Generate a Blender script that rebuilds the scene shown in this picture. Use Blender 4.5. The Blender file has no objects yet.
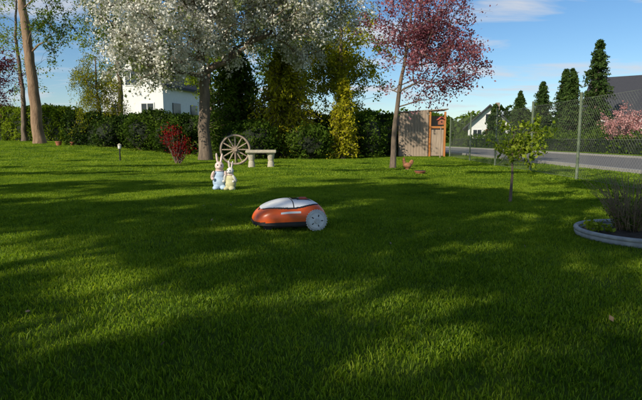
import bpy, bmesh, math, random
import numpy as np
from mathutils import Vector, Matrix, Euler
rng=np.random.default_rng(7); random.seed(7)
C=bpy.context
SC=C.scene
def link(o,parent=None):
    SC.collection.objects.link(o)
    if parent: o.parent=parent
    return o
def S(t):
    t=min(1,max(0,t)); return t*t*(3-2*t)
def H(x,y):
    und=0.012*math.sin(x*1.3+0.5)*math.sin(y*0.9)*S((5-x)/2)*S((24-y)/4)
    return 0.6*S((y-14)/16)*S((-x-3)/8)+und
# ------------------------------------------------ sun
AZ=math.radians(-138); EL=math.radians(30)
SUN=Vector((math.sin(AZ)*math.cos(EL),math.cos(AZ)*math.cos(EL),math.sin(EL)))
# ------------------------------------------------ materials
def newmat(name):
    m=bpy.data.materials.new(name); m.use_nodes=True
    nt=m.node_tree; nt.nodes.clear()
    out=nt.nodes.new('ShaderNodeOutputMaterial')
    return m,nt,out
def N(nt,t,**k):
    n=nt.nodes.new(t)
    for a,b in k.items(): setattr(n,a,b)
    return n
def ramp(nt,cols):
    r=N(nt,'ShaderNodeValToRGB')
    e=r.color_ramp.elements
    while len(e)<len(cols): e.new(0.5)
    for i,(p,c) in enumerate(cols):
        e[i].position=p; e[i].color=(c[0],c[1],c[2],1)
    return r
def leafmat(name,c1,c2,c3,trans=0.4,tmul=(1.25,1.25,0.8),rough=0.55,worldnoise=0,gloss=False):
    m,nt,out=newmat(name)
    at=N(nt,'ShaderNodeAttribute',attribute_name='tint')
    r=ramp(nt,[(0,c1),(0.5,c2),(1,c3)])
    if worldnoise:
        g=N(nt,'ShaderNodeNewGeometry'); no=N(nt,'ShaderNodeTexNoise'); no.inputs['Scale'].default_value=worldnoise; no.inputs['Detail'].default_value=5; no.inputs['Roughness'].default_value=0.65
        nt.links.new(g.outputs['Position'],no.inputs['Vector'])
        ma=N(nt,'ShaderNodeMath',operation='MULTIPLY_ADD'); ma.inputs[1].default_value=1.9; ma.inputs[2].default_value=-0.95
        nt.links.new(no.outputs['Fac'],ma.inputs[0])
        ad=N(nt,'ShaderNodeMath',operation='ADD'); nt.links.new(ma.outputs[0],ad.inputs[0]); nt.links.new(at.outputs['Fac'],ad.inputs[1])
        nt.links.new(ad.outputs[0],r.inputs[0])
    else: nt.links.new(at.outputs['Fac'],r.inputs[0])
    if gloss:
        p=N(nt,'ShaderNodeBsdfPrincipled'); p.inputs['Roughness'].default_value=rough
        p.inputs['Specular IOR Level'].default_value=0.25
        nt.links.new(r.outputs[0],p.inputs['Base Color'])
    else:
        p=N(nt,'ShaderNodeBsdfDiffuse'); nt.links.new(r.outputs[0],p.inputs['Color'])
    t=N(nt,'ShaderNodeBsdfTranslucent')
    mx=N(nt,'ShaderNodeMix',data_type='RGBA',blend_type='MULTIPLY'); mx.inputs[0].default_value=1
    nt.links.new(r.outputs[0],mx.inputs[6]); mx.inputs[7].default_value=(*tmul,1)
    nt.links.new(mx.outputs[2],t.inputs['Color'])
    ms=N(nt,'ShaderNodeMixShader'); ms.inputs[0].default_value=trans
    nt.links.new(p.outputs[0],ms.inputs[1]); nt.links.new(t.outputs[0],ms.inputs[2])
    nt.links.new(ms.outputs[0],out.inputs[0])
    return m
def surf(name,c1,c2,scale=8,rough=0.8,bump=0.3,detail=6,stretch=(1,1,1),dist=0.01,metal=0,coords='Object',spec=0.4):
    m,nt,out=newmat(name)
    tc=N(nt,'ShaderNodeTexCoord'); mp=N(nt,'ShaderNodeMapping'); mp.inputs['Scale'].default_value=stretch
    nt.links.new(tc.outputs[coords],mp.inputs[0])
    no=N(nt,'ShaderNodeTexNoise'); no.inputs['Scale'].default_value=scale; no.inputs['Detail'].default_value=detail; no.inputs['Roughness'].default_value=0.65
    nt.links.new(mp.outputs[0],no.inputs['Vector'])
    r=ramp(nt,[(0.3,c1),(0.7,c2)]); nt.links.new(no.outputs['Fac'],r.inputs[0])
    p=N(nt,'ShaderNodeBsdfPrincipled'); p.inputs['Roughness'].default_value=rough; p.inputs['Metallic'].default_value=metal
    p.inputs['Specular IOR Level'].default_value=spec
    nt.links.new(r.outputs[0],p.inputs['Base Color'])
    if bump:
        b=N(nt,'ShaderNodeBump'); b.inputs['Strength'].default_value=bump; b.inputs['Distance'].default_value=dist
        nt.links.new(no.outputs['Fac'],b.inputs['Height']); nt.links.new(b.outputs[0],p.inputs['Normal'])
    nt.links.new(p.outputs[0],out.inputs[0])
    return m
M={}
M['blade']=leafmat('grass_blade',(0.055,0.13,0.006),(0.22,0.34,0.014),(0.40,0.48,0.035),trans=0.40,tmul=(1.3,1.3,0.6),rough=0.5,worldnoise=0.9,gloss=True)
M['cherry']=leafmat('cherry_blossom',(0.18,0.22,0.06),(0.72,0.69,0.60),(0.86,0.85,0.80),trans=0.30,tmul=(1,1,0.95))
M['purple']=leafmat('plum_leaf',(0.10,0.03,0.04),(0.28,0.09,0.11),(0.52,0.28,0.30),trans=0.40,tmul=(1.3,0.85,0.9))
M['green']=leafmat('green_leaf',(0.025,0.05,0.008),(0.075,0.13,0.015),(0.15,0.21,0.03))
M['dark']=leafmat('evergreen_leaf',(0.010,0.025,0.006),(0.03,0.06,0.012),(0.08,0.12,0.02),trans=0.25)
M['yellow']=leafmat('yellow_green_leaf',(0.12,0.15,0.010),(0.36,0.35,0.02),(0.58,0.50,0.03),trans=0.4)
M['lime']=leafmat('spring_leaf',(0.07,0.12,0.01),(0.20,0.27,0.02),(0.34,0.40,0.05),trans=0.45)
M['red']=leafmat('red_maple_leaf',(0.07,0.008,0.010),(0.22,0.015,0.015),(0.38,0.035,0.03),trans=0.4,tmul=(1.4,0.6,0.6))
M['pink']=leafmat('pink_blossom',(0.25,0.10,0.09),(0.60,0.28,0.27),(0.75,0.45,0.42),trans=0.3,tmul=(1,1,1))
M['conifer']=leafmat('conifer_needles',(0.015,0.035,0.012),(0.045,0.08,0.02),(0.09,0.14,0.03),trans=0.15)
M['bark']=surf('bark',(0.07,0.05,0.037),(0.26,0.19,0.13),scale=9,bump=1,stretch=(1,1,0.25),dist=0.04)
M['pinebark']=surf('pine_bark',(0.16,0.09,0.05),(0.38,0.25,0.15),scale=6,bump=1,stretch=(1,1,0.3),dist=0.05)
M['wood']=surf('weathered_wood',(0.24,0.17,0.12),(0.46,0.36,0.27),scale=10,bump=0.4,stretch=(3,3,0.2))
M['woodorange']=surf('stained_wood',(0.34,0.12,0.03),(0.55,0.22,0.06),scale=10,bump=0.3,stretch=(3,3,0.2))
M['stone']=surf('stone',(0.36,0.32,0.23),(0.56,0.50,0.37),scale=20,bump=0.5)
M['white']=surf('white_render',(0.70,0.70,0.68),(0.80,0.79,0.76),scale=3,bump=0.1)
M['slate']=surf('slate_roof',(0.03,0.032,0.038),(0.07,0.07,0.08),scale=5,bump=0.4,stretch=(1,6,6),rough=0.75,spec=0.2)
M['brownwall']=surf('brown_wall',(0.22,0.16,0.12),(0.32,0.25,0.2),scale=5)
M['glass']=surf('window_glass',(0.02,0.025,0.03),(0.03,0.04,0.05),rough=0.08,bump=0)
M['orange']=surf('orange_plastic',(0.76,0.10,0.012),(0.82,0.125,0.018),scale=30,rough=0.3,bump=0.03,dist=0.001,spec=0.5)
M['whiteplastic']=surf('light_grey_plastic',(0.74,0.75,0.76),(0.80,0.80,0.81),scale=30,rough=0.32,bump=0.03,dist=0.001)
M['black']=surf('black_plastic',(0.012,0.012,0.013),(0.025,0.025,0.027),scale=40,rough=0.5,bump=0.1,dist=0.001)
M['tire']=surf('pale_tire',(0.50,0.50,0.49),(0.72,0.72,0.71),scale=40,rough=0.6,bump=0.1,dist=0.001)
M['postgreen']=surf('painted_fence_post',(0.08,0.11,0.06),(0.17,0.20,0.13),scale=15,rough=0.5,bump=0.1)
M['wire']=surf('galvanised_wire',(0.24,0.27,0.21),(0.36,0.38,0.31),rough=0.45,metal=0.3,bump=0)
M['asphalt']=surf('asphalt',(0.12,0.11,0.10),(0.20,0.185,0.165),scale=40,rough=0.9,bump=0.3,detail=8)
M['kerb']=surf('kerb_concrete',(0.24,0.23,0.21),(0.36,0.34,0.31),scale=12,bump=0.3)
M['soil']=surf('soil',(0.02,0.014,0.01),(0.07,0.05,0.035),scale=25,bump=1,dist=0.03)
M['terracotta']=surf('terracotta',(0.32,0.10,0.05),(0.45,0.17,0.09),scale=15)
M['rim']=surf('planter_rim',(0.20,0.21,0.22),(0.40,0.41,0.41),scale=12,bump=0.5)
M['fblue']=surf('figure_blue',(0.30,0.42,0.58),(0.48,0.60,0.72),scale=14)
M['fpink']=surf('figure_pink',(0.60,0.40,0.34),(0.78,0.66,0.58),scale=10)
M['fwhite']=surf('figure_white',(0.6,0.56,0.50),(0.78,0.76,0.72),scale=10)
M['folive']=surf('figure_olive',(0.42,0.40,0.20),(0.60,0.56,0.34),scale=14)
M['fred']=surf('figure_red',(0.42,0.07,0.05),(0.52,0.12,0.08),scale=10)
M['fbrown']=surf('figure_brown',(0.35,0.12,0.05),(0.55,0.25,0.12),scale=18)
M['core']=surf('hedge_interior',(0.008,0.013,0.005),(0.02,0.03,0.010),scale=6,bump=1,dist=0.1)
M['twig']=surf('dry_twig',(0.12,0.08,0.05),(0.32,0.23,0.14),scale=15)
# ground
m,nt,out=newmat('lawn_soil_and_grass'); M['ground']=m
g=N(nt,'ShaderNodeNewGeometry')
n1=N(nt,'ShaderNodeTexNoise'); n1.inputs['Scale'].default_value=0.7; n1.inputs['Detail'].default_value=8
n2=N(nt,'ShaderNodeTexNoise'); n2.inputs['Scale'].default_value=14; n2.inputs['Detail'].default_value=8; n2.inputs['Roughness'].default_value=0.8
for n in (n1,n2): nt.links.new(g.outputs['Position'],n.inputs['Vector'])
ad=N(nt,'ShaderNodeMath',operation='ADD'); nt.links.new(n1.outputs[0],ad.inputs[0]); nt.links.new(n2.outputs[0],ad.inputs[1])
hf=N(nt,'ShaderNodeMath',operation='MULTIPLY'); hf.inputs[1].default_value=0.5; nt.links.new(ad.outputs[0],hf.inputs[0])
r=ramp(nt,[(0.3,(0.04,0.07,0.008)),(0.5,(0.10,0.17,0.012)),(0.7,(0.17,0.24,0.025))]); nt.links.new(hf.outputs[0],r.inputs[0])
p=N(nt,'ShaderNodeBsdfPrincipled'); p.inputs['Roughness'].default_value=0.9; p.inputs['Specular IOR Level'].default_value=0.1
nt.links.new(r.outputs[0],p.inputs['Base Color'])
b=N(nt,'ShaderNodeBump'); b.inputs['Strength'].default_value=1; b.inputs['Distance'].default_value=0.06
nt.links.new(n2.outputs[0],b.inputs['Height']); nt.links.new(b.outputs[0],p.inputs['Normal'])
nt.links.new(p.outputs[0],out.inputs[0])
# ------------------------------------------------ mesh helpers
def mesh_obj(name,verts,faces,mat,parent=None,smooth=False,loc=None,rot=None):
    me=bpy.data.meshes.new(name); me.from_pydata([tuple(v) for v in verts],[],faces); me.update()
    if isinstance(mat,(list,tuple)):
        for q in mat: me.materials.append(q)
    elif mat: me.materials.append(mat)
    if smooth: me.polygons.foreach_set('use_smooth',[True]*len(me.polygons))
    o=bpy.data.objects.new(name,me); link(o,parent)
    if loc is not None: o.location=loc
    if rot is not None: o.rotation_euler=rot
    return o
def group(name,loc=(0,0,0),rz=0):
    e=bpy.data.objects.new(name,None); link(e); e.location=loc; e.rotation_euler=(0,0,rz); e.empty_display_size=0.1
    return e
def box(name,size,loc,mat,parent=None,bevel=0.0,rot=(0,0,0)):
    bm=bmesh.new(); bmesh.ops.create_cube(bm,size=1)
    for v in bm.verts: v.co=Vector((v.co.x*size[0],v.co.y*size[1],v.co.z*size[2]))
    if bevel: bmesh.ops.bevel(bm,geom=bm.edges[:],offset=bevel,segments=2,affect='EDGES')
    me=bpy.data.meshes.new(name); bm.to_mesh(me); bm.free(); me.materials.append(mat)
    o=bpy.data.objects.new(name,me); link(o,parent); o.location=loc; o.rotation_euler=rot
    return o
def cyl(name,r1,r2,h,loc,mat,parent=None,rot=(0,0,0),seg=24,bevel=0):
    bm=bmesh.new(); bmesh.ops.create_cone(bm,cap_ends=True,segments=seg,radius1=r1,radius2=r2,depth=h)
    if bevel:
        ed=[e for e in bm.edges if abs(e.verts[0].co.z-e.verts[1].co.z)<1e-5]
        bmesh.ops.bevel(bm,geom=ed,offset=bevel,segments=3,affect='EDGES')
    me=bpy.data.meshes.new(name); bm.to_mesh(me); bm.free(); me.materials.append(mat)
    o=bpy.data.objects.new(name,me); link(o,parent); o.location=loc; o.rotation_euler=rot
    return o
def ell(name,rad,loc,mat,parent=None,rot=(0,0,0),seg=20):
    bm=bmesh.new(); bmesh.ops.create_uvsphere(bm,u_segments=seg,v_segments=seg//2+2,radius=1)
    for v in bm.verts: v.co=Vector((v.co.x*rad[0],v.co.y*rad[1],v.co.z*rad[2]))
    me=bpy.data.meshes.new(name); bm.to_mesh(me); bm.free(); me.materials.append(mat)
    me.polygons.foreach_set('use_smooth',[True]*len(me.polygons))
    o=bpy.data.objects.new(name,me); link(o,parent); o.location=loc; o.rotation_euler=rot
    return o
def tubes(name,paths,mat,parent=None,sides=6,cap=False):
    V=[];F=[];off=0
    for pts,rad in paths:
        pts=np.asarray(pts,float); k=len(pts)
        if k<2: continue
        t=np.gradient(pts,axis=0); t/=np.linalg.norm(t,axis=1)[:,None]+1e-9
        ref=np.array([0.31,0.94,0.13]) if abs(t[:,2]).mean()>0.6 else np.array([0.1,0.05,1.0])
        a=np.cross(t,ref); a/=np.linalg.norm(a,axis=1)[:,None]+1e-9
        b=np.cross(t,a)
        ang=np.arange(sides)*2*math.pi/sides
        ring=pts[:,None,:]+np.asarray(rad)[:,None,None]*(np.cos(ang)[None,:,None]*a[:,None,:]+np.sin(ang)[None,:,None]*b[:,None,:])
        V.append(ring.reshape(-1,3))
        for i in range(k-1):
            for j in range(sides):
                j2=(j+1)%sides
                F.append((off+i*sides+j,off+i*sides+j2,off+(i+1)*sides+j2,off+(i+1)*sides+j))
        if cap:
            F.append(tuple(off+j for j in range(sides))[::-1]); F.append(tuple(off+(k-1)*sides+j for j in range(sides)))
        off+=k*sides
    return mesh_obj(name,np.concatenate(V).tolist(),F,mat,parent,smooth=True)
def leaves(name,cen,size,tint,mat,parent=None,aspect=0.6,up=None,droop=0):
    n=len(cen); cen=np.asarray(cen,float)
    size=np.broadcast_to(size,(n,)) if np.ndim(size)<2 else size
    d=rng.normal(size=(n,3)); d[:,2]-=droop; d/=np.linalg.norm(d,axis=1)[:,None]
    q=rng.normal(size=(n,3)); s=np.cross(d,q); s/=np.linalg.norm(s,axis=1)[:,None]+1e-9
    L=size[:,None]*0.5; nrm=np.cross(d,s)
    v=np.empty((n,4,3)); v[:,0]=cen-d*L; v[:,1]=cen+s*L*aspect+nrm*L*0.15; v[:,2]=cen+d*L; v[:,3]=cen-s*L*aspect+nrm*L*0.15
    me=bpy.data.meshes.new(name); me.vertices.add(4*n); me.vertices.foreach_set('co',v.ravel())
    me.loops.add(4*n); me.loops.foreach_set('vertex_index',np.arange(4*n,dtype=np.int32))
    me.polygons.add(n); me.polygons.foreach_set('loop_start',np.arange(0,4*n,4,dtype=np.int32))
    me.update(calc_edges=True); me.validate()
    at=me.attributes.new('tint','FLOAT','POINT'); at.data.foreach_set('value',np.repeat(np.clip(tint,0,1),4).astype(np.float32))
    me.materials.append(mat)
    o=bpy.data.objects.new(name,me); link(o,parent)
    return o
def lobe_pts(c,r,n,shell=2.2):
    d=rng.normal(size=(n,3)); d/=np.linalg.norm(d,axis=1)[:,None]
    rr=rng.random(n)**(1/ (3*shell/2))
    return np.array(c)+d*np.array(r)*rr[:,None]
def make_tree(name,base,trunk,tr,clumps,lpc,cr,lsize,mat,bark,rtip=0.008,pw=0.5,step=0.45,tintf=None,droop=0,twigs=3,sag=0.0,aspect=0.6,curve=0.12,fol='foliage',wob=0.12,flare=0.55):
    """trunk: list of points relative to base."""
    e=group(name,base)
    base=np.array(base)
    T=[np.array(t,float) for t in trunk]; pos=[];par=[];pl=[]
    for i in range(len(T)-1):
        k=max(2,int(np.linalg.norm(T[i+1]-T[i])/0.35))
        for j in range(k):
            pos.append(T[i]+(T[i+1]-T[i])*j/k+ (rng.normal(size=3)*tr*wob if len(pos)>0 else 0)); par.append(len(pos)-2); pl.append(0)
    nt_=len(pos); zs=np.array([p[2] for p in pos]); zmin=max(0.18*zs.max(),0.3)
    for i in range(nt_): pl[i]=i*0.02
    w=[0.0]*nt_
    clumps=np.asarray(clumps)-base
    ax=np.array(pos)
    dd=np.array([np.min(np.linalg.norm(ax-c,axis=1)) for c in clumps])
    paths=[]; tips=[]
    for ci in np.argsort(dd):
        c=clumps[ci]; P=np.array(pos); L=np.array(pl)
        dist=np.linalg.norm(P-c,axis=1)
        cost=dist+1.2*np.maximum(0,P[:,2]-c[2]+0.35*dist)+0.22*L+ (P[:,2]<zmin)*50
        q=int(np.argmin(cost)); d=dist[q]
        k=max(2,int(math.ceil(d/step)))
        chain=[q]; up=np.array([0,0,1.0]); side=rng.normal(size=3)*curve*d
        for j in range(1,k+1):
            f=j/k; bulge=math.sin(math.pi*f)
            pt=P[q]+(c-P[q])*f+side*bulge*0.6+up*bulge*0.08*d + (rng.normal(size=3)*0.03*d if j<k else 0)
            pos.append(pt); par.append(chain[-1]); w.append(0.0); pl.append(pl[chain[-1]]+d/k); chain.append(len(pos)-1)
        paths.append(chain); tips.append((chain[-1],ci))
    for t,_ in tips:
        i=t
        while i>=0:
            w[i]+=1; i=par[i]
    P=np.array(pos); W=np.array(w)
    R=np.minimum(rtip*np.maximum(W,0.6)**pw,tr*0.55)
    TR=np.array([tr*(1-0.75*(i/(nt_-1))**1.2) for i in range(nt_)]); 
    for i in range(nt_):
        TR[i]=TR[i]*(1+flare*math.exp(-max(0,P[i][2])/0.22))
    tb=[(P[:nt_],TR)]
    thin=[]
    for ch in paths:
        r=R[ch].copy(); r[0]=r[1] if len(r)>1 else r[0]; r[-1]*=0.6
        (tb if r.max()>0.03 else thin).append((P[ch],r))
    LC=[];LT=[];
    for t,ci in tips:
        c=P[t]; pr=P[par[t]]; dr=c-pr; dr=dr/(np.linalg.norm(dr)+1e-9)
        scale=rng.uniform(0.6,1.25); n=int(lpc*scale*scale)
        for _ in range(twigs):
            dv=dr*0.8+rng.normal(size=3)*0.7; dv[2]-=sag; dv/=np.linalg.norm(dv); l=cr*rng.uniform(0.8,1.9)
            mid=c+dv*l*0.5+rng.normal(size=3)*0.05*l; end=c+dv*l; end[2]-=sag*l*0.5
            thin.append((np.array([c,mid,end]),np.array([rtip*0.6,rtip*0.45,rtip*0.2])))
            m_=n//twigs; f=rng.random(m_)
            pts=c+(end-c)*f[:,None]*1.1+rng.normal(size=(m_,3))*cr*0.28
            LC.append(pts); bt=rng.uniform(0.25,0.75)
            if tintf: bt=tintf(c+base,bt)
            LT.append(np.clip(bt+rng.normal(size=m_)*0.22,0,1))
    tubes('trunk',tb,bark,e,sides=10)
    if thin: tubes('twigs',thin,bark,e,sides=4)
    LC=np.concatenate(LC); LT=np.concatenate(LT)
    leaves(fol,LC,lsize*rng.uniform(0.6,1.3,len(LC)),LT,mat,e,droop=droop,aspect=aspect)
    return e
def shrub(name,base,lobes,ncl,lpc,cr,ls,mat,core=True,tint0=0.5,droop=0,stems=True,aspect=0.6):
    e=group(name,base)
    LC=[];LT=[]; st=[]
    for (c,r) in lobes:
        cc=lobe_pts(c,r,ncl,shell=4)
        cc=cc[cc[:,2]>0.02]
        for q in cc:
            n=int(lpc*rng.uniform(0.6,1.4)); LC.append(q+rng.normal(size=(n,3))*cr*rng.uniform(.7,1.2)*np.array([1,1,0.8])); LT.append(np.clip(tint0+rng.normal()*0.2+rng.normal(size=n)*0.15,0,1))
        for q in cc[::4]:
            st.append((np.array([[c[0]*0.6,c[1]*0.6,0],[q[0]*0.5+c[0]*.4,q[1]*0.5+c[1]*.4,q[2]*0.5],q]),np.array([0.02,0.014,0.005])))
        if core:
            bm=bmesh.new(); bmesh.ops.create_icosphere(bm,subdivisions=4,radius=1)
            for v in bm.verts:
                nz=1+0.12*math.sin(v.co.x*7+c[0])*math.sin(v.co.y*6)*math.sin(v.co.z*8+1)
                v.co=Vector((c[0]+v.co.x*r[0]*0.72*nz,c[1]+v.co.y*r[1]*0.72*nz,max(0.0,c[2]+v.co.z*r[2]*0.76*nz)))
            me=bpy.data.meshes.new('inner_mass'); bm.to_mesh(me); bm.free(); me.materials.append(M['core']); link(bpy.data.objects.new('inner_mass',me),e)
    LC=np.concatenate(LC); LT=np.concatenate(LT); k=LC[:,2]>0.0
    LC=LC[k];LT=LT[k]
    leaves('foliage',LC,ls*rng.uniform(.6,1.3,len(LC)),LT,mat,e,droop=droop,aspect=aspect)
    if stems: tubes('stems',st,M['bark'],e,sides=4)
    return e
def conifer(name,base,Ht,R,mat,levels=46,nb=9,per=12,ls=0.22,pw=0.85,z0=0.05,droop=0.25,irr=0.0):
    e=group(name,base); LC=[];LT=[];br=[]
    ph=rng.random(3)*6
    for i in range(levels):
        f=z0+(1-z0)*(i+rng.random())/levels; z=f*Ht; Rm=R*(1-f)**pw+0.05
        for b in range(nb):
            a=rng.random()*6.283; l=Rm*rng.uniform(0.65,1.12)*(1+irr*math.sin(3*a+ph[0]+f*5)*math.sin(f*14+ph[1]))
            t=np.linspace(0.15,1,per)
            x=np.cos(a)*l*t; y=np.sin(a)*l*t; zz=z+l*(0.1*t-droop*t*t)
            pts=np.stack([x,y,zz],1)
            br.append((np.array([[0,0,z],pts[per//2],pts[-1]]),np.array([0.02,0.012,0.004])))
            p2=np.repeat(pts,2,0)+rng.normal(size=(2*per,3))*0.05*(1+l*0.6)
            LC.append(p2); LT.append(np.clip(0.2+0.4*np.repeat(t,2)+rng.normal(size=2*per)*0.15+rng.normal()*0.12,0,1))
    LC=np.concatenate(LC);LT=np.concatenate(LT)
    leaves('needles',LC,ls*rng.uniform(.6,1.3,len(LC)),LT,mat,e,aspect=0.4,droop=0.5)
    tubes('trunk',[(np.array([[0,0,-0.1],[0,0,Ht*.5],[0,0,Ht*.98]]),np.array([R*0.12+.05,R*0.07+.03,0.01]))]+br,M['bark'],e,sides=5)
    return e
def hedge(name,p0,p1,th,h,z0,n,ls,mat,wob=0.12,tint0=0.5,h1=None):
    p0=np.array(p0,float);p1=np.array(p1,float);L=np.linalg.norm(p1-p0);ux=(p1-p0)/L;uy=np.array([-ux[1],ux[0]])
    e=group(name,(p0[0],p0[1],z0),math.atan2(ux[1],ux[0]))
    h1=h1 or h
    u=rng.random(n)*L; face=rng.random(n); 
    hh=h+(h1-h)*u/L+wob*np.sin(u*1.7)+wob*0.7*np.sin(u*4.1+1)
    v=np.where(face<0.42,-th/2,np.where(face<0.62,th/2,rng.uniform(-th/2,th/2,n)))
    z=np.where(face<0.62,rng.random(n)*hh,hh)
    bulge=0.12*np.sin(u*2.3+z*2)+0.08*np.sin(u*5.1-z*4)
    v=v+np.sign(v)*bulge+rng.normal(size=n)*0.07; z=z+rng.normal(size=n)*0.07
    tint=tint0+0.25*np.sin(u*3.1+z*3)*np.sin(u*1.3)+rng.normal(size=n)*0.17
    leaves('foliage',np.stack([u,v,np.maximum(z,0.02)],1),ls*rng.uniform(.6,1.4,n),tint,mat,e)
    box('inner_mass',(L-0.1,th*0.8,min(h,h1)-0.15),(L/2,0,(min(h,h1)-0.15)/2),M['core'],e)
    return e
# ------------------------------------------------ ground
xs=np.concatenate([[-1500,-700,-300,-120,-60],np.arange(-40,30.1,0.5),[45,80,150,300,700,1500]])
ys=np.concatenate([[-1500,-600,-200,-60,-20],np.arange(-8,60.1,0.5),[75,100,150,300,700,1500,3000]])
V=[(x,y,H(x,y)) for y in ys for x in xs]; nx=len(xs)
F=[(j*nx+i,j*nx+i+1,(j+1)*nx+i+1,(j+1)*nx+i) for j in range(len(ys)-1) for i in range(nx-1)]
mesh_obj('lawn_ground',V,F,M['ground'],smooth=True)
# road
rc=[(9.9,-60),(9.9,5),(9.8,15),(9.4,25),(8.4,37),(6.5,50),(2,68),(-8,95)]
def road_strip(name,o1,o2,z,mat,zb=None):
    pts=[]
    P=np.array(rc,float)
    t=np.linspace(0,len(P)-1,90); X=np.interp(t,range(len(P)),P[:,0]);Y=np.interp(t,range(len(P)),P[:,1])
    d=np.gradient(np.stack([X,Y],1),axis=0); d/=np.linalg.norm(d,axis=1)[:,None]; nrm=np.stack([d[:,1],-d[:,0]],1)
    V=[];F=[]
    for i in range(len(X)):
        for o in (o1,o2): V.append((X[i]+nrm[i,0]*o,Y[i]+nrm[i,1]*o,z))
    n=len(X)
    F=[(2*i,2*i+1,2*i+3,2*i+2) for i in range(n-1)]
    if zb is not None:
        k=len(V); V+=[(a,b,zb) for a,b,_ in V]
        F+=[(2*i,2*i+2,k+2*i+2,k+2*i) for i in range(n-1)]+[(2*i+1,k+2*i+1,k+2*i+3,2*i+3) for i in range(n-1)]
    return mesh_obj(name,V,F,mat)
road_strip('road',-2.7,2.7,0.02,M['asphalt'])
road_strip('kerb',-2.85,-2.7,0.10,M['kerb'],-0.05)
road_strip('kerb',2.7,2.85,0.10,M['kerb'],-0.05)
# ------------------------------------------------ grass blades
def grass_patch(name,rad,n,hmin,hmax,wd):
    r=rad*np.sqrt(rng.random(n)); a=rng.random(n)*6.283
    x=r*np.cos(a);y=r*np.sin(a); h=rng.uniform(hmin,hmax,n)*(0.75+0.3*np.sin(x*17)*np.sin(y*15))
    ang=rng.random(n)*6.283; lean=rng.uniform(0.1,1.1,n)*h
    dx=np.cos(ang);dy=np.sin(ang); w=wd*rng.uniform(.6,1.3,n)
    a2=ang+rng.uniform(0.8,2.3,n); wx=np.cos(a2)*w/2; wy=np.sin(a2)*w/2
    v=np.empty((n,5,3)); b=np.stack([x,y,np.full(n,-0.008)],1)
    W=np.stack([wx,wy,np.zeros(n)],1)
    m=b+np.stack([dx*lean*0.35,dy*lean*0.35,h*0.6+.008],1); t=b+np.stack([dx*lean,dy*lean,h+.008],1)
    v[:,0]=b-W;v[:,1]=b+W;v[:,2]=m+W*0.8;v[:,3]=t;v[:,4]=m-W*0.8
    me=bpy.data.meshes.new(name)
    idx=np.arange(n)[:,None]*5+np.array([0,1,2,3,4])[None]
    me.vertices.add(5*n);me.vertices.foreach_set('co',v.ravel());me.loops.add(5*n);me.loops.foreach_set('vertex_index',idx.ravel().astype(np.int32))
    me.polygons.add(n);me.polygons.foreach_set('loop_start',np.arange(0,5*n,5,dtype=np.int32));me.update(calc_edges=True);me.validate()
    at=me.attributes.new('tint','FLOAT','POINT'); tt=np.clip(rng.normal(0.42,0.2,n),0,1); tt[rng.random(n)<0.03]=1.0
    at.data.foreach_set('value',np.repeat(tt,5).astype(np.float32)); me.materials.append(M['blade'])
    return bpy.data.objects.new(name,me)
def scatter(name,col,pts,sc):
    me=bpy.data.meshes.new(name); me.from_pydata([tuple(p) for p in pts],[],[])
    at=me.attributes.new('sc','FLOAT','POINT'); at.data.foreach_set('value',np.asarray(sc,dtype=np.float32))
    o=bpy.data.objects.new(name,me); link(o)
    ng=bpy.data.node_groups.new(name+'_nodes','GeometryNodeTree')
    ng.interface.new_socket('Geometry',in_out='INPUT',socket_type='NodeSocketGeometry'); ng.interface.new_socket('Geometry',in_out='OUTPUT',socket_type='NodeSocketGeometry')
    gi=ng.nodes.new('NodeGroupInput');go=ng.nodes.new('NodeGroupOutput')
    ip=ng.nodes.new('GeometryNodeInstanceOnPoints');ci=ng.nodes.new('GeometryNodeCollectionInfo')
    ci.inputs['Collection'].default_value=col; ci.inputs['Separate Children'].default_value=True; ci.inputs['Reset Children'].default_value=True
    rv=ng.nodes.new('FunctionNodeRandomValue'); rv.data_type='FLOAT_VECTOR'; rv.inputs[0].default_value=(0,0,0); rv.inputs[1].default_value=(0,0,6.283)
    na=ng.nodes.new('GeometryNodeInputNamedAttribute'); na.data_type='FLOAT'; na.inputs['Name'].default_value='sc'
    mp=ng.nodes.new('GeometryNodeMeshToPoints')
    L=ng.links.new
    L(gi.outputs[0],mp.inputs[0]);L(mp.outputs[0],ip.inputs['Points']);L(ci.outputs[0],ip.inputs['Instance']);ip.inputs['Pick Instance'].default_value=True
    L(rv.outputs[0],ip.inputs['Rotation']);L(na.outputs[0],ip.inputs['Scale']);L(ip.outputs[0],go.inputs[0])
    md=o.modifiers.new('scatter','NODES'); md.node_group=ng
    return o
col=bpy.data.collections.new('grass_patches')
for i in range(6): col.objects.link(grass_patch('grass_patch_%d'%i,0.36,1500,0.010,0.027,0.0027))
colf=bpy.data.collections.new('grass_patches_coarse')
for i in range(4): colf.objects.link(grass_patch('grass_patch_coarse_%d'%i,0.8,1500,0.025,0.045,0.009))
pts=[];sc=[]
for x in np.arange(-9,5.0,0.3):
    for y in np.arange(0.2,12,0.3):
        if abs(x)>0.72*y+1.6: continue
        px_=x+rng.uniform(-.12,.12);py_=y+rng.uniform(-.12,.12)
        if (px_-2.62)**2+(py_-4.02)**2<0.5**2: continue
        pts.append((px_,py_,H(px_,py_)));sc.append(rng.uniform(.8,1.3))
scatter('grass',col,pts,sc)
pts=[];sc=[]
for x in np.arange(-24,22,0.75):
    for y in np.arange(11.5,38,0.75):
        if abs(x)>0.8*y+2: continue
        if 6.0<x<14: continue
        px_=x+rng.uniform(-.3,.3);py_=y+rng.uniform(-.3,.3)
        pts.append((px_,py_,H(px_,py_)));sc.append(rng.uniform(.85,1.2))
for x in np.arange(5.1,6.9,0.6):
    for y in np.arange(3,13,0.6): pts.append((x,y,0)); sc.append(1.2)
scatter('grass',colf,pts,sc)
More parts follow.
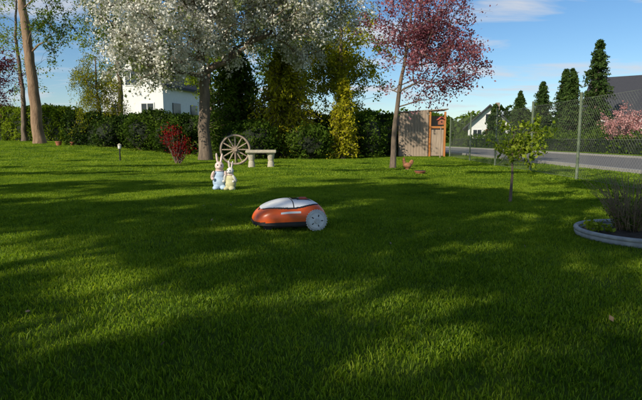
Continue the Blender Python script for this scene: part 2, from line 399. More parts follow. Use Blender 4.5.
# ------------------------------------------------ unseen trees added to shade the lawn, crowns carved around sunlit gaps
lit=[(-2.45,3.40,1.25,0.55,-0.20),(-0.88,2.48,0.32,0.20,-0.4),(0.32,1.98,0.34,0.13,-0.8),(-3.2,6.9,1.2,0.38,-0.1),(-1.12,1.80,0.14,0.09,-0.3),(-0.42,4.38,0.36,0.22,0.1),(-1.5,7.7,0.6,0.55,0),(-5.6,5.6,1.5,0.4,0)]
part=[(4.9,7.0,2.2,1.7,0),(0.45,2.3,0.6,0.3,-0.5),(2.3,5.2,1.3,0.3,0.1)]
def inell(L_,x,y,grow=0.0):
    for cx,cy,rx,ry,ro in L_:
        dx=x-cx;dy=y-cy; u=dx*math.cos(ro)+dy*math.sin(ro); v=-dx*math.sin(ro)+dy*math.cos(ro)
        if (u/(rx+grow))**2+(v/(ry+grow))**2<1: return True
    return False
te=math.tan(EL); hx=math.sin(AZ);hy=math.cos(AZ)
trunks=[(-5.5,-9.0),(-10.0,-6.0),(-13.5,-3.0),(-12.5,-10.5),(-17.5,-5.5),(-13.5,3.5),(-7.5,-13.5),(-3.0,-5.5)]
cl_={i:[] for i in range(len(trunks))}
tries=0;cnt=0
while cnt<1450 and tries<50000:
    tries+=1
    gx=rng.uniform(-9,6.5);gy=rng.uniform(-0.8,16.5)
    if gy<8.2+0.35*math.sin(gx*1.7):
        if inell(lit,gx,gy,0.29): continue
        if inell(part,gx,gy,0) and rng.random()<0.7: continue
    else:
        v=-gx*0.30+gy*0.98
        s=math.sin(v*2.1+0.6*math.sin(gx*0.9))+0.7*math.sin(v*4.3+gx*.5)
        thr=1.0 if gx>-3 else 0.6
        if s<thr or rng.random()<0.5: continue
    h=rng.uniform(5.0,9.0); p=np.array([gx+hx*h/te,gy+hy*h/te,h])
    i=int(np.argmin([np.hypot(p[0]-a,p[1]-b) for a,b in trunks])); cl_[i].append(p); cnt+=1
for i,(a,b) in enumerate(trunks):
    print('tree',i,len(cl_[i]))
    if len(cl_[i])<5: continue
    make_tree('shade_tree',(a,b,H(a,b)),[(0,0,-.1),(0.1,0,3),(0.1,0.2,6),(0.2,0.3,8.0)],0.2,cl_[i],95,0.26,0.15,M['green'],M['bark'],rtip=0.009,step=0.8)
# ------------------------------------------------ cherry tree
cb=(-4.15,18.2,H(-4.15,18.2))
cl=np.concatenate([lobe_pts((-5.0,18,5.8),(3.0,2.8,3.1),330,1.3),lobe_pts((-1.3,18.6,5.5),(2.9,2.4,1.9),220,1.3),lobe_pts((-5.6,17.4,3.6),(1.9,1.6,1.2),60,1.2)])
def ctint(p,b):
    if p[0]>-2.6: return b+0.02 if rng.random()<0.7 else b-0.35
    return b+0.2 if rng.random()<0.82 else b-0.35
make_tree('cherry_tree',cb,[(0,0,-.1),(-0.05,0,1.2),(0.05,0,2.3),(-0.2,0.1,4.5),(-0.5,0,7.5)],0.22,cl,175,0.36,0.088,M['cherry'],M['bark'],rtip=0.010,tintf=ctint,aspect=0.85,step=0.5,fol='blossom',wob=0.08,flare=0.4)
# ------------------------------------------------ plum tree
pb=(1.9,13.4,0)
cl=np.concatenate([lobe_pts((2.55,13.4,3.5),(1.45,1.3,1.9),170,0.9),lobe_pts((3.2,13.3,2.9),(1.0,0.9,1.1),50,1.0)])
make_tree('purple_plum_tree',pb,[(0,0,-.05),(0.02,0,0.8),(0.08,0,1.6),(0.25,0,2.7),(0.5,0,4.6)],0.075,cl,80,0.27,0.068,M['purple'],M['bark'],rtip=0.005,step=0.3,curve=0.08,aspect=0.6,fol='leaves',flare=0.3)
# sapling
cl=np.concatenate([lobe_pts((2.44,6.2,0.70),(0.26,0.24,0.36),34,1.0)])
make_tree('young_fruit_tree',(2.36,6.25,H(2.36,6.25)),[(0,0,-.03),(0.01,0,0.35),(0.0,0,0.7),(0.02,0,1.0)],0.018,cl,34,0.09,0.058,M['lime'],M['bark'],rtip=0.0026,step=0.1,fol='leaves',pw=0.4,flare=0.2)
# ------------------------------------------------ left trees
def gz(x,y): return (x,y,H(x,y))
b=gz(-14.4,26)
cl=np.concatenate([lobe_pts((-14.5,26,12),(3.6,3.5,3.5),90,1.2),lobe_pts((-13.2,25.5,6.3),(1.6,1.6,1.6),14,1.2)])
make_tree('tall_pine_tree',b,[(0,0,-.1),(-0.15,0,3),(-0.4,0,7),(-0.5,0,10),(-0.4,0,14)],0.28,cl,120,0.5,0.17,M['green'],M['pinebark'],rtip=0.014,step=0.8,aspect=0.35,wob=0.05,flare=0.3)
b=gz(-11.4,29)
cl=np.concatenate([lobe_pts((-11.6,29,7.2),(2.6,2.2,3.6),130,1.1)])
make_tree('birch_tree',b,[(0,0,-.1),(0.1,0,3),(-0.1,0,6),(0.2,0,10)],0.16,cl,95,0.4,0.11,M['lime'],M['bark'],rtip=0.008,step=0.5,sag=0.5)
b=gz(-17.5,30)
cl=np.concatenate([lobe_pts((-17.5,30,6.6),(2.6,2.2,3.4),60,1.1)])
make_tree('birch_tree',b,[(0,0,-.1),(0.1,0,3),(-0.1,0,6),(0.2,0,9)],0.15,cl,50,0.4,0.12,M['lime'],M['bark'],rtip=0.008,step=0.5,sag=0.5)
b=gz(-10.9,25)
cl=np.concatenate([lobe_pts((-10.9,25,2.9),(1.35,1.2,2.1),100,1.2)])
make_tree('weeping_willow_tree',b,[(0,0,-.1),(0.1,0,1.5),(0,0,3),(0,0,4.6)],0.10,cl,140,0.36,0.11,M['yellow'],M['bark'],rtip=0.006,step=0.4,sag=1.6,aspect=0.3,droop=1.2,tintf=lambda p,b:b-0.25)
b=gz(-17.3,27)
cl=lobe_pts((-17.6,27,3.9),(1.9,1.4,1.7),80,1.2)
make_tree('copper_beech_tree',b,[(0,0,-.1),(0.1,0,1.5),(0,0,3),(0,0,5)],0.1,cl,80,0.35,0.11,M['purple'],M['bark'],step=0.4,tintf=lambda p,b:b-0.4)
shrub('red_maple_shrub',gz(-4.35,15.2),[((0,0,0.78),(0.36,0.36,0.38)),((0.15,0,0.45),(0.3,0.3,0.2))],38,16,0.09,0.06,M['red'],core=False)
# hedges
hedge('hedge',(-24,34),(-14.2,29.5),1.2,1.9,H(-18,31),16000,0.14,M['lime'],tint0=0.35)
hedge('hedge',(-12.2,25.2),(-5.0,23.2),1.3,1.5,H(-9,24)-0.05,15000,0.12,M['dark'],tint0=0.6)
hedge('hedge',(-5.2,24.5),(3.6,27.0),1.3,1.9,0,12000,0.13,M['green'],tint0=0.35)
# shrubs along the back
shrub('forsythia_shrub',gz(-8.0,22.6),[((0,0,0.75),(0.8,0.6,0.8)),((0.8,0.1,0.55),(0.6,0.5,0.55))],90,22,0.14,0.11,M['green'],tint0=0.4)
shrub('laurel_shrub',gz(-6.6,22.0),[((0,0,0.7),(0.8,0.6,0.75))],100,22,0.14,0.11,M['green'],tint0=0.3)
shrub('laurel_shrub',gz(-9.8,23.4),[((0,0,0.6),(0.7,0.6,0.65))],90,22,0.14,0.11,M['dark'],tint0=0.7)
conifer('thuja_tree',gz(-3.5,21.2),4.3,1.6,M['green'],levels=46,nb=11,ls=0.20,pw=0.5,irr=0.3)
conifer('golden_cypress_tree',gz(-1.5,20.8),4.4,1.75,M['yellow'],levels=52,nb=12,ls=0.17,pw=0.55,irr=0.35,droop=0.4)
conifer('golden_cypress_tree',gz(0.85,19.6),3.0,0.62,M['yellow'],levels=36,ls=0.13,pw=0.5,irr=0.2)
shrub('laurel_shrub',gz(-0.5,19.2),[((0,0,0.6),(0.9,0.7,0.65))],120,22,0.14,0.12,M['green'],tint0=0.45)
shrub('laurel_shrub',gz(-2.4,18.9),[((0,0,0.7),(0.8,0.7,0.7)),((-0.9,0.3,0.6),(0.7,0.6,0.65))],110,22,0.13,0.12,M['green'],tint0=0.35)
shrub('privet_shrub',gz(1.9,20.5),[((0,0,0.8),(0.7,0.7,0.95))],130,22,0.13,0.10,M['green'],tint0=0.35)
shrub('privet_shrub',gz(2.9,22.6),[((0,0,0.7),(0.8,0.7,0.8))],130,22,0.13,0.10,M['green'],tint0=0.5)
b=gz(0.9,24)
cl=lobe_pts((0.9,24,4.3),(2.2,1.8,2.4),130,1.2)
make_tree('larch_tree',b,[(0,0,-.1),(0.1,0,2.5),(0,0,4.6),(0,0,7.5)],0.16,cl,110,0.4,0.12,M['yellow'],M['bark'],rtip=0.008,step=0.5,sag=0.4,tintf=lambda p,b:b-0.2)
b=gz(-1.5,26.5)
cl=lobe_pts((-1.5,26.5,5),(3.2,2,2.8),120,1.2)
make_tree('maple_tree',b,[(0,0,-.1),(0.1,0,2.5),(0,0,4.6),(0,0,7.5)],0.16,cl,100,0.45,0.14,M['green'],M['bark'],rtip=0.008,step=0.5)
b=gz(-6.1,28)
cl=lobe_pts((-6.1,28,5.2),(1.6,2,2.8),70,1.2)
make_tree('maple_tree',b,[(0,0,-.1),(0.1,0,2.5),(0,0,4.6),(0,0,7.5)],0.16,cl,80,0.45,0.14,M['lime'],M['bark'],rtip=0.008,step=0.5,tintf=lambda p,b:b-0.15)
# ------------------------------------------------ houses
def house(name,loc,w,d,wh,rh,rz,wall,wins=((-.25,.35),(.25,.35)),chim=True,ov=0.4):
    e=group(name,loc,rz)
    V=[(-w/2,-d/2,-.1),(w/2,-d/2,-.1),(w/2,-d/2,wh),(0,-d/2,wh+rh),(-w/2,-d/2,wh),(-w/2,d/2,-.1),(w/2,d/2,-.1),(w/2,d/2,wh),(0,d/2,wh+rh),(-w/2,d/2,wh)]
    F=[(0,1,2,3,4),(6,5,9,8,7),(1,6,7,2),(5,0,4,9)]
    mesh_obj('walls',V,F,wall,e)
    sl=rh/(w/2); 
    for s in (-1,1):
        a=s*(w/2+ov); za=wh-sl*ov+0.03; V=[(a,-d/2-ov,za),(0,-d/2-ov,wh+rh+.03),(0,d/2+ov,wh+rh+.03),(a,d/2+ov,za)]
        V+= [(x,y,z+0.22) for x,y,z in V]
        mesh_obj('roof_slope',V,[(0,1,2,3),(4,5,6,7),(0,1,5,4),(1,2,6,5),(2,3,7,6),(3,0,4,7)],M['slate'],e)
    for fx,fz in wins:
        z=fz*(wh+rh*0.6); 
        box('window_frame',(1.25,0.10,1.35),(fx*w,-d/2-0.02,z),M['white'],e,0.02)
        box('window_pane',(1.05,0.10,1.15),(fx*w,-d/2-0.045,z),M['glass'],e)
        box('window_bar',(0.06,0.05,1.15),(fx*w,-d/2-0.09,z),M['white'],e)
    for k in (-0.28,0.05,0.32):
        for s in (-1,1):
            box('window_pane',(0.10,1.2,1.2),(s*(w/2+0.03),k*d,wh*0.55),M['glass'],e)
    box('door',(1.0,0.12,2.05),(0,-d/2-0.03,1.0),M['woodorange'],e,0.02)
    if chim: box('chimney',(0.6,0.6,1.4),(w*0.15,d*0.1,wh+rh+0.1),M['brownwall'],e,0.02)
    return e
house('white_house',(-14.2,46,0.6),5.6,9,4.5,2.4,-0.25,M['white'],wins=((-.25,.4),(.25,.4),(0,0.85)))
house('white_house',(24.6,74,0),5.6,9,2.5,2.6,-0.35,M['white'],wins=((-.28,.33),(.28,.33),(0,0.85)),ov=0.7)
house('white_house',(31.2,46,0),9.0,12,2.9,3.4,0.9,M['white'],wins=((-.28,.33),(.28,.33),(0,0.85)))
# right distance conifers
for (x,y,h_,r_) in [(21.2,39.5,8.2,1.7),(20.0,41,6.2,1.3),(21.6,45.5,6.8,1.4),(19.4,45,5.6,1.4),(20.2,52,5.4,1.5),(18.4,54,4.3,1.4)]:
    conifer('spruce_tree',(x,y,0),h_,r_,M['conifer'],levels=44,ls=0.26,nb=9,pw=0.7,irr=0.3)
b=(15.1,25.5,0)
make_tree('pink_blossom_tree',b,[(0,0,-.1),(0,0,0.6),(0.05,0,1.2),(0,0,2)],0.06,lobe_pts((15.2,25.5,1.45),(1.05,0.9,0.8),80,1.3),70,0.22,0.075,M['pink'],M['bark'],rtip=0.005,step=0.25,aspect=0.8,fol='blossom')
# distant tree mass
LC=[];LT=[]
for i in range(110):
    a=rng.uniform(-0.75,0.75); d=rng.uniform(85,120); c=np.array([d*math.sin(a),d*math.cos(a),0]); hgt=rng.uniform(3,6.5)
    pp=lobe_pts((0,0,hgt*0.5),(rng.uniform(3,5),3,hgt*0.55),420,3)+c
    LC.append(pp);LT.append(np.clip(0.35+rng.normal()*0.2+rng.normal(size=len(pp))*0.15,0,1))
LC=np.concatenate(LC);LT=np.concatenate(LT);k=LC[:,2]>0
leaves('distant_trees',LC[k],0.9*rng.uniform(.6,1.3,k.sum()),LT[k],M['green'])
hedge('garden_hedge',(15.4,19),(13.6,52),0.9,0.9,0,9000,0.13,M['green'],tint0=0.55)
hedge('garden_hedge',(15,36),(30,33),0.9,1.3,0,7000,0.14,M['green'],tint0=0.5)
# ------------------------------------------------ fence
fp=[(4.6,-2.0),(4.68,1.5),(4.74,4.4),(4.8,7.1),(4.87,9.6),(4.93,11.9),(4.99,14.5),(5.2,17.7),(5.46,21.5)]
e=group('chain_link_fence')
FH=1.55
for i,(x,y) in enumerate(fp):
    cyl('post_%d'%(i+1),0.027,0.027,FH+0.25,(x,y,(FH+0.25)/2-0.17),M['postgreen'],e,seg=12)
    ell('post_cap_%d'%(i+1),(0.03,0.03,0.018),(x,y,FH+0.08),M['postgreen'],e,seg=12)
W=[]
for i in range(len(fp)-1):
    a=np.array(fp[i]);b=np.array(fp[i+1]);L=np.linalg.norm(b-a)
    for z in (0.05,0.78,FH-0.02):
        W.append((np.array([[*a,z],[*((a+b)/2),z-0.008],[*b,z]]),np.full(3,0.0026)))
    s=0.075; hh=FH-0.06
    for k in np.arange(-hh,L,s):
        for sg in (1,-1):
            u0,u1=max(k,0),min(k+hh,L)
            if u1-u0<0.01: continue
            z0=0.04+(u0-k) if sg>0 else 0.04+hh-(u0-k); z1=0.04+(u1-k) if sg>0 else 0.04+hh-(u1-k)
            p0=a+(b-a)*u0/L;p1=a+(b-a)*u1/L
            W.append((np.array([[p0[0]+0.002*sg,p0[1],z0],[p1[0]+.002*sg,p1[1],z1]]),np.full(2,0.0013)))
tubes('wire_mesh',W,M['wire'],e,sides=3)
tubes('brace',[(np.array([[4.93,11.9,1.2],[4.99,14.2,0.05]]),np.full(2,0.018))],M['postgreen'],e,sides=8)
# ------------------------------------------------ wooden shed
e=group('wooden_shed',(3.95,21.6,0),-0.08)
for i in range(10):
    hgt=1.80+0.014*i+rng.uniform(-.02,.02)
    box('board_%d'%(i+1),(0.112,0.025,hgt),(-0.55+0.12*i,-0.02,hgt/2+0.03),M['wood'],e,0.004)
box('side_wall',(0.03,1.2,1.70),(-0.62,0.62,0.87),M['wood'],e)
box('rear_wall',(2.0,0.03,1.75),(0.4,1.22,0.9),M['wood'],e)
box('roof',(2.05,1.25,0.045),(0.4,0.66,1.95),M['wood'],e,0.01,rot=(0,-0.06,0))
for x in (0.66,1.28): box('corner_post',(0.08,0.08,1.9),(x,0.0,0.95),M['woodorange'],e,0.006)
box('cross_beam',(0.54,0.05,0.09),(0.97,0.0,1.25),M['woodorange'],e,0.004)
box('door_leaf',(0.53,0.03,1.1),(0.97,0.02,0.6),M['wood'],e,0.004)
e=group('bird_house',(4.75,20.2,0))
cyl('pole',0.02,0.02,1.35,(0,0,0.67),M['wood'],e,seg=10)
box('nest_box',(0.2,0.2,0.2),(0,0,1.42),M['terracotta'],e,0.005)
for s in(-1,1): box('roof_panel',(0.2,0.28,0.02),(s*0.075,0,1.57),M['fred'],e,0.002,rot=(0,s*0.7,0))
cyl('entrance_hole',0.03,0.03,0.01,(0,-0.103,1.43),M['black'],e,rot=(math.pi/2,0,0))
# ------------------------------------------------ wagon wheel
e=group('wagon_wheel',(-2.52,14.9,0.46),0.15)
def torus(name,R,r,mat,parent,loc=(0,0,0),rot=(0,0,0),sq=1.0,a=64,b=12):
    V=[];F=[]
    for i in range(a):
        A=i*2*math.pi/a
        for j in range(b):
            B=j*2*math.pi/b; rr=R+r*math.cos(B); V.append((rr*math.cos(A),r*sq*math.sin(B),rr*math.sin(A)))
            F.append((i*b+j,i*b+(j+1)%b,((i+1)%a)*b+(j+1)%b,((i+1)%a)*b+j))
    return mesh_obj(name,V,F,mat,parent,True,loc,rot)
torus('rim',0.42,0.032,M['wood'],e,sq=1.1); torus('iron_tyre',0.45,0.012,M['black'],e,sq=2.5)
cyl('hub',0.075,0.06,0.2,(0,0,0),M['wood'],e,rot=(math.pi/2,0,0),bevel=0.01)
tubes('spokes',[(np.array([[0.05*math.cos(a),0,0.05*math.sin(a)],[0.24*math.cos(a),-0.01,0.24*math.sin(a)],[0.41*math.cos(a),0,0.41*math.sin(a)]]),np.array([0.02,0.024,0.016])) for a in [k*math.pi/6 for k in range(12)]],M['wood'],e,sides=8)
tubes('prop_stick',[(np.array([[0,0,0.1],[0.05,0.5,-0.46]]),np.full(2,0.02))],M['wood'],e,sides=8,cap=True)
# stone bench
e=group('stone_bench',(-1.62,13.7,0),0.08)
box('seat',(0.82,0.34,0.08),(0,0,0.44),M['stone'],e,0.015)
for s in(-1,1):
    cyl('leg',0.10,0.075,0.2,(s*0.26,0,0.10),M['stone'],e,bevel=0.01); cyl('leg_top',0.075,0.11,0.2,(s*0.26,0,0.298),M['stone'],e,bevel=0.01)
# garden lamp
e=group('garden_lamp',gz(-6.75,17))
cyl('pole',0.022,0.022,0.42,(0,0,0.21),M['black'],e,seg=12); cyl('lantern',0.05,0.06,0.13,(0,0,0.485),M['fwhite'],e,seg=16,bevel=0.01); cyl('cap',0.075,0.01,0.05,(0,0,0.575),M['stone'],e,seg=16)
def pot(loc,r,h):
    e=group('flower_pot',loc); cyl('pot_body',r*0.7,r,h,(0,0,h/2),M['terracotta'],e,bevel=0.01); cyl('pot_rim',r*1.1,r*1.1,h*0.2,(0,0,h*0.95),M['terracotta'],e,bevel=0.006); cyl('pot_soil',r*.95,r*.95,0.02,(0,0,h*1.05),M['soil'],e)
    return e
pot(gz(-12.4,24.0),0.14,0.22); pot(gz(-11.9,24.3),0.10,0.18)
pot((2.2,11.2,H(2.2,11.2)),0.12,0.07)
# ------------------------------------------------ figurines
def fuse(name,parts,mat,parent,vox=0.008):
    bm=bmesh.new()
    for rad,loc,rot in parts:
        t=bmesh.new(); bmesh.ops.create_uvsphere(t,u_segments=20,v_segments=14,radius=1)
        Mx=Matrix.Translation(loc)@Euler(rot).to_matrix().to_4x4()@Matrix.Diagonal((*rad,1))
        t.transform(Mx); me=bpy.data.meshes.new('t'); t.to_mesh(me); t.free(); bm.from_mesh(me); bpy.data.meshes.remove(me)
    me=bpy.data.meshes.new(name); bm.to_mesh(me); bm.free(); me.materials.append(mat)
    o=bpy.data.objects.new(name,me); link(o,parent)
    r=o.modifiers.new('r','REMESH'); r.mode='VOXEL'; r.voxel_size=vox; r.use_smooth_shade=True
    s=o.modifiers.new('s','SMOOTH'); s.factor=0.6; s.iterations=4
    return o
def rabbit(loc,s,rz,cloth,fur):
    e=group('rabbit_figurine',loc,rz); e.scale=(s,s,s)
    fuse('dungarees',[((.105,.09,.12),(0,0,.12),(0,0,0)),((.055,.075,.04),(-.055,-.05,.03),(0,0,0)),((.055,.075,.04),(.055,-.05,.03),(0,0,0)),((.085,.075,.09),(0,0,.21),(0,0,0))],cloth,e)
    fuse('head_and_arms',[((.068,.062,.066),(0,-.01,.355),(0,0,0)),((.035,.035,.03),(0,-.06,.34),(0,0,0)),((.045,.045,.05),(0,0,.29),(0,0,0)),((.02,.013,.085),(-.032,.01,.47),(0,-.12,0)),((.02,.013,.085),(.032,.01,.465),(0,.2,0)),
       ((.028,.028,.08),(-.10,-.03,.22),(0.5,0.3,0)),((.028,.028,.08),(.10,-.03,.22),(0.5,-0.3,0)),((.026,.026,.026),(-.10,-.085,.17),(0,0,0)),((.026,.026,.026),(.10,-.085,.17),(0,0,0)),((.03,.03,.03),(0,.1,.1),(0,0,0))],fur,e,0.007)
    for x in(-.026,.026): ell('eye',(.009,.006,.012),(x,-.071,.372),M['black'],e,seg=10)
    ell('nose',(.009,.006,.006),(0,-.096,.345),M['fpink'],e,seg=10)
    for x in(-.034,.034): ell('inner_ear',(.010,.004,.06),(x,-.004,.467),M['fpink'],e,rot=(0,-.12 if x<0 else .2,0),seg=10)
    torus('scarf',.05,.013,M['fpink'],e,loc=(0,0,.29),rot=(math.pi/2,0,0))
rabbit((-1.60,7.95,H(-1.60,7.95)),1.05,0.2,M['fblue'],M['fpink'])
rabbit((-1.41,7.85,H(-1.41,7.85)),0.84,-0.3,M['folive'],M['fwhite'])
e=group('hen_figurine',(2.15,12.6,H(2.15,12.6)),0.4)
fuse('body',[((.12,.075,.075),(0,0,.12),(0,0.15,0)),((.045,.04,.08),(-.085,0,.19),(0,-.3,0)),((.036,.032,.034),(-.10,0,.26),(0,0,0)),((.06,.02,.08),(.12,0,.19),(0,.6,0)),((.05,.05,.05),(0,0,.05),(0,0,0))],M['fbrown'],e)
ell('comb',(.03,.006,.022),(-.10,0,.298),M['fred'],e); cyl('beak',.011,.001,.03,(-.145,0,.258),M['woodorange'],e,rot=(0,-math.pi/2,0),seg=10); cyl('foot_base',.06,.06,.03,(0,0,.012),M['stone'],e)
# ------------------------------------------------ planter
e=group('planter_ring',(2.62,4.02,H(2.62,4.02)))
torus('rim',0.50,0.020,M['rim'],e,loc=(0,0,0.05),rot=(math.pi/2,0,0),sq=0.9)
torus('base_wall',0.50,0.014,M['rim'],e,loc=(0,0,0.02),rot=(math.pi/2,0,0),sq=1.8)
V=[(0,0,0.05)];F=[]
for r_ in range(1,8):
    for k in range(40): V.append((0.49*r_/7*math.cos(k*math.pi/20),0.49*r_/7*math.sin(k*math.pi/20),0.05*(1-(r_/7)**2)+0.012+rng.normal()*0.006))
for k in range(40): F.append((0,1+k,1+(k+1)%40))
for r_ in range(6):
    for k in range(40): F.append((1+r_*40+k,1+(r_+1)*40+k,1+(r_+1)*40+(k+1)%40,1+r_*40+(k+1)%40))
mesh_obj('soil',V,F,M['soil'],e,True)
e=group('lavender_plant',(2.54,4.08,0.04))
st=[];LC=[]
for i in range(210):
    a=rng.random()*6.283;l=rng.uniform(.18,.56);le=rng.uniform(0,.7); b0=np.array([.12*math.cos(a)*rng.random(),.12*math.sin(a)*rng.random(),0])
    t=b0+np.array([math.cos(a)*le*l,math.sin(a)*le*l,l*(1-le*.35)]); mid=(b0+t)/2+np.array([0,0,l*.08])+rng.normal(size=3)*.02
    st.append((np.array([b0,mid,t]),np.array([.0028,.002,.001])))
    if rng.random()<0.5:
        t2=mid+(t-mid)*0.7+rng.normal(size=3)*0.04; st.append((np.array([mid,t2]),np.array([.0016,.0008])))
    for f in rng.random(5): LC.append(b0+(t-b0)*(0.1+0.6*f)+rng.normal(size=3)*.014)
tubes('stems',st,M['twig'],e,sides=4)
leaves('leaves',np.array(LC),0.030*rng.uniform(.6,1.4,len(LC)),rng.random(len(LC)),M['green'],e,aspect=0.3)
shrub('low_plant',(2.28,4.10,0.03),[((0,0,.03),(.1,.1,.05))],30,10,.03,.04,M['lime'],core=False,stems=False)
# ------------------------------------------------ robotic mower (nose -X)
e=group('robotic_lawn_mower',(-0.29,4.46,H(-0.27,4.46)+0.008),0.22)
Ln=0.64; nu,nv=110,90
def prof(u):  # u 0 nose ..1 tail
    w=0.235*(1-0.30*(1-min(1,u/0.42))**2.0)*(1-0.16*max(0,(u-0.8)/0.2)**2)
    zt=0.150+0.100*math.sin(min(1,u/0.50)*math.pi/2)**0.9-0.065*max(0,(u-0.66)/0.34)**2.0
    return w,zt
V=[];F=[];mi=[]
for i in range(nu+1):
    s=i/nu; u=0.5-0.5*math.cos(math.pi*s); w,zt=prof(u)
    endf=min(1,(1-abs(2*u-1)**8))**0.5 if 0<u<1 else 0.0
    endf=max(endf,0.0)
    for j in range(nv+1):
        a=math.pi*j/nv; ca,sa=math.cos(a),math.sin(a)
        ex=0.5; y=w*math.copysign(abs(ca)**ex,ca)*(0.55+0.45*endf); z=0.055+(zt-0.055)*abs(sa)**0.55*(0.30+0.70*endf)
        x=-Ln/2+u*Ln
        f=j/nv; wl=0.5-0.31*math.sin(min(1,max(0,(u-0.10)/0.8))*math.pi)**0.5 if 0.10<u<0.90 else 0.5
        if wl<f<1-wl and 0.10<u<0.90: z+=0.006
        V.append((x,y,z))
for i in range(nu):
    for j in range(nv):
        F.append((i*(nv+1)+j,(i+1)*(nv+1)+j,(i+1)*(nv+1)+j+1,i*(nv+1)+j+1))
        u=0.5-0.5*math.cos(math.pi*(i+0.5)/nu); f=(j+0.5)/nv; z=np.mean([V[q][2] for q in F[-1]])
        wl=0.5-0.31*math.sin(min(1,max(0,(u-0.10)/0.8))*math.pi)**0.5 if 0.10<u<0.90 else 0.5
        ff=min(f,1-f); k=0
        if wl<f<1-wl: k=1
        if wl<ff and 0.52<u<0.535: k=2
        if abs(ff-wl)<0.012 and 0.08<u<0.92: k=2
        if z<0.085-0.02*u: k=2
        if 0.10<ff<0.135 and 0.34<u<0.62: k=1
        if 0.45<ff and 0.60<u<0.80: k=2
        mi.append(k)
o=mesh_obj('shell',V,F,[M['orange'],M['whiteplastic'],M['black']],e,True)
o.data.polygons.foreach_set('material_index',mi)
box('chassis',(0.52,0.36,0.07),(0.0,0,0.065),M['black'],e,0.02)
box('front_bumper',(0.05,0.30,0.05),(-0.30,0,0.065),M['black'],e,0.02)
cyl('blade_disc',0.10,0.10,0.015,(0,0,0.028),M['black'],e)
box('stop_button',(0.07,0.09,0.018),(0.13,0,0.258),M['fred'],e,0.007)
box('display',(0.06,0.10,0.006),(0.05,0,0.26),M['glass'],e,0.002)
for s in(-1,1):
    w_=group('tmp'); w_.name='rear_wheel_%s'%('a' if s<0 else 'b'); w_.parent=e; w_.location=(0.205,s*0.225,0.092)
    cyl('tyre',0.090,0.090,0.055,(0,0,0),M['tire'],w_,rot=(math.pi/2,0,0),seg=48,bevel=0.012)
    for k in range(26):
        a=k*math.pi/13; box('tread_lug',(0.008,0.050,0.008),(0.091*math.cos(a),0,0.091*math.sin(a)),M['tire'],w_,0.002,rot=(0,-a+math.pi/2,0))
    cyl('rim_ring',0.062,0.062,0.004,(0,s*0.0285,0),M['whiteplastic'],w_,rot=(math.pi/2,0,0),seg=40)
    cyl('hub_cap',0.026,0.022,0.012,(0,s*0.034,0),M['tire'],w_,rot=(math.pi/2,0,0),seg=24)
    for k in range(5):
        a=k*2*math.pi/5; box('spoke_slot',(0.020,0.004,0.008),(0.045*math.cos(a),s*0.0315,0.045*math.sin(a)),M['black'],w_,0.0015,rot=(0,-a,0))
    cyl('front_caster',0.04,0.04,0.03,(-0.20,s*0.12,0.036),M['black'],e,rot=(math.pi/2,0,0),bevel=0.006)
n=30
x=rng.uniform(-3,3,n);y=rng.uniform(1.5,6,n); pp=np.array([[a,b_,H(a,b_)+0.026] for a,b_ in zip(x,y)])
o=leaves('fallen_leaves',pp,0.028*rng.uniform(.7,1.3,n),rng.uniform(0,1,n),M['twig'],aspect=0.6)
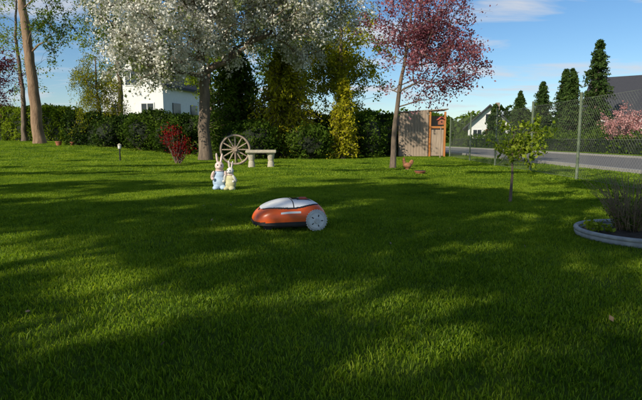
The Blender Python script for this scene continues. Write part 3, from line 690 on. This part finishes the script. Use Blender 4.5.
# ------------------------------------------------ world
w=bpy.data.worlds.new('World'); SC.world=w; w.use_nodes=True; nt=w.node_tree; nt.nodes.clear()
out=N(nt,'ShaderNodeOutputWorld');bg=N(nt,'ShaderNodeBackground');bg.inputs[1].default_value=0.12
sky=N(nt,'ShaderNodeTexSky',sky_type='NISHITA');sky.sun_disc=False;sky.sun_elevation=EL;sky.sun_rotation=AZ%(2*math.pi);sky.air_density=1.0;sky.dust_density=0.3;sky.ozone_density=4.0
hs=N(nt,'ShaderNodeHueSaturation');hs.inputs['Saturation'].default_value=1.15;nt.links.new(sky.outputs[0],hs.inputs['Color'])
tc=N(nt,'ShaderNodeTexCoord');sx=N(nt,'ShaderNodeSeparateXYZ');nt.links.new(tc.outputs['Generated'],sx.inputs[0])
za=N(nt,'ShaderNodeMath',operation='ADD');za.inputs[1].default_value=0.12;nt.links.new(sx.outputs[2],za.inputs[0])
dv=[]
for k in(0,1):
    d=N(nt,'ShaderNodeMath',operation='DIVIDE');nt.links.new(sx.outputs[k],d.inputs[0]);nt.links.new(za.outputs[0],d.inputs[1]);dv.append(d)
cx=N(nt,'ShaderNodeCombineXYZ');nt.links.new(dv[0].outputs[0],cx.inputs[0]);nt.links.new(dv[1].outputs[0],cx.inputs[1])
mp=N(nt,'ShaderNodeMapping');mp.inputs['Location'].default_value=(5.3,0.4,0);mp.inputs['Scale'].default_value=(0.8,1.5,1);nt.links.new(cx.outputs[0],mp.inputs[0])
no=N(nt,'ShaderNodeTexNoise');no.inputs['Scale'].default_value=1.3;no.inputs['Detail'].default_value=9;no.inputs['Roughness'].default_value=0.55;no.inputs['Distortion'].default_value=0.4;nt.links.new(mp.outputs[0],no.inputs['Vector'])
r=ramp(nt,[(0.50,(0,0,0)),(0.66,(0.85,0.85,0.85))]);nt.links.new(no.outputs[0],r.inputs[0])
mx=N(nt,'ShaderNodeMix',data_type='RGBA');nt.links.new(r.outputs[0],mx.inputs[0]);nt.links.new(hs.outputs[0],mx.inputs[6]);mx.inputs[7].default_value=(5.6,5.8,6.2,1)
nt.links.new(mx.outputs[2],bg.inputs[0]);nt.links.new(bg.outputs[0],out.inputs[0])
sl=bpy.data.lights.new('sun','SUN');sl.energy=5;sl.angle=math.radians(0.5);sl.color=(1,0.92,0.76)
so=bpy.data.objects.new('sun',sl);link(so);so.rotation_euler=SUN.to_track_quat('Z','Y').to_euler();so.location=(-20,-20,20)
# camera
cd=bpy.data.cameras.new('camera');cd.lens=28.3;cd.sensor_width=36;cd.clip_end=6000;cd.clip_start=0.05
co=bpy.data.objects.new('camera',cd);link(co);co.location=(0,0,0.8);co.rotation_euler=(math.radians(90-7.0),0,0)
SC.camera=co
SC.view_settings.view_transform='Standard';SC.view_settings.look='None';SC.view_settings.exposure=0
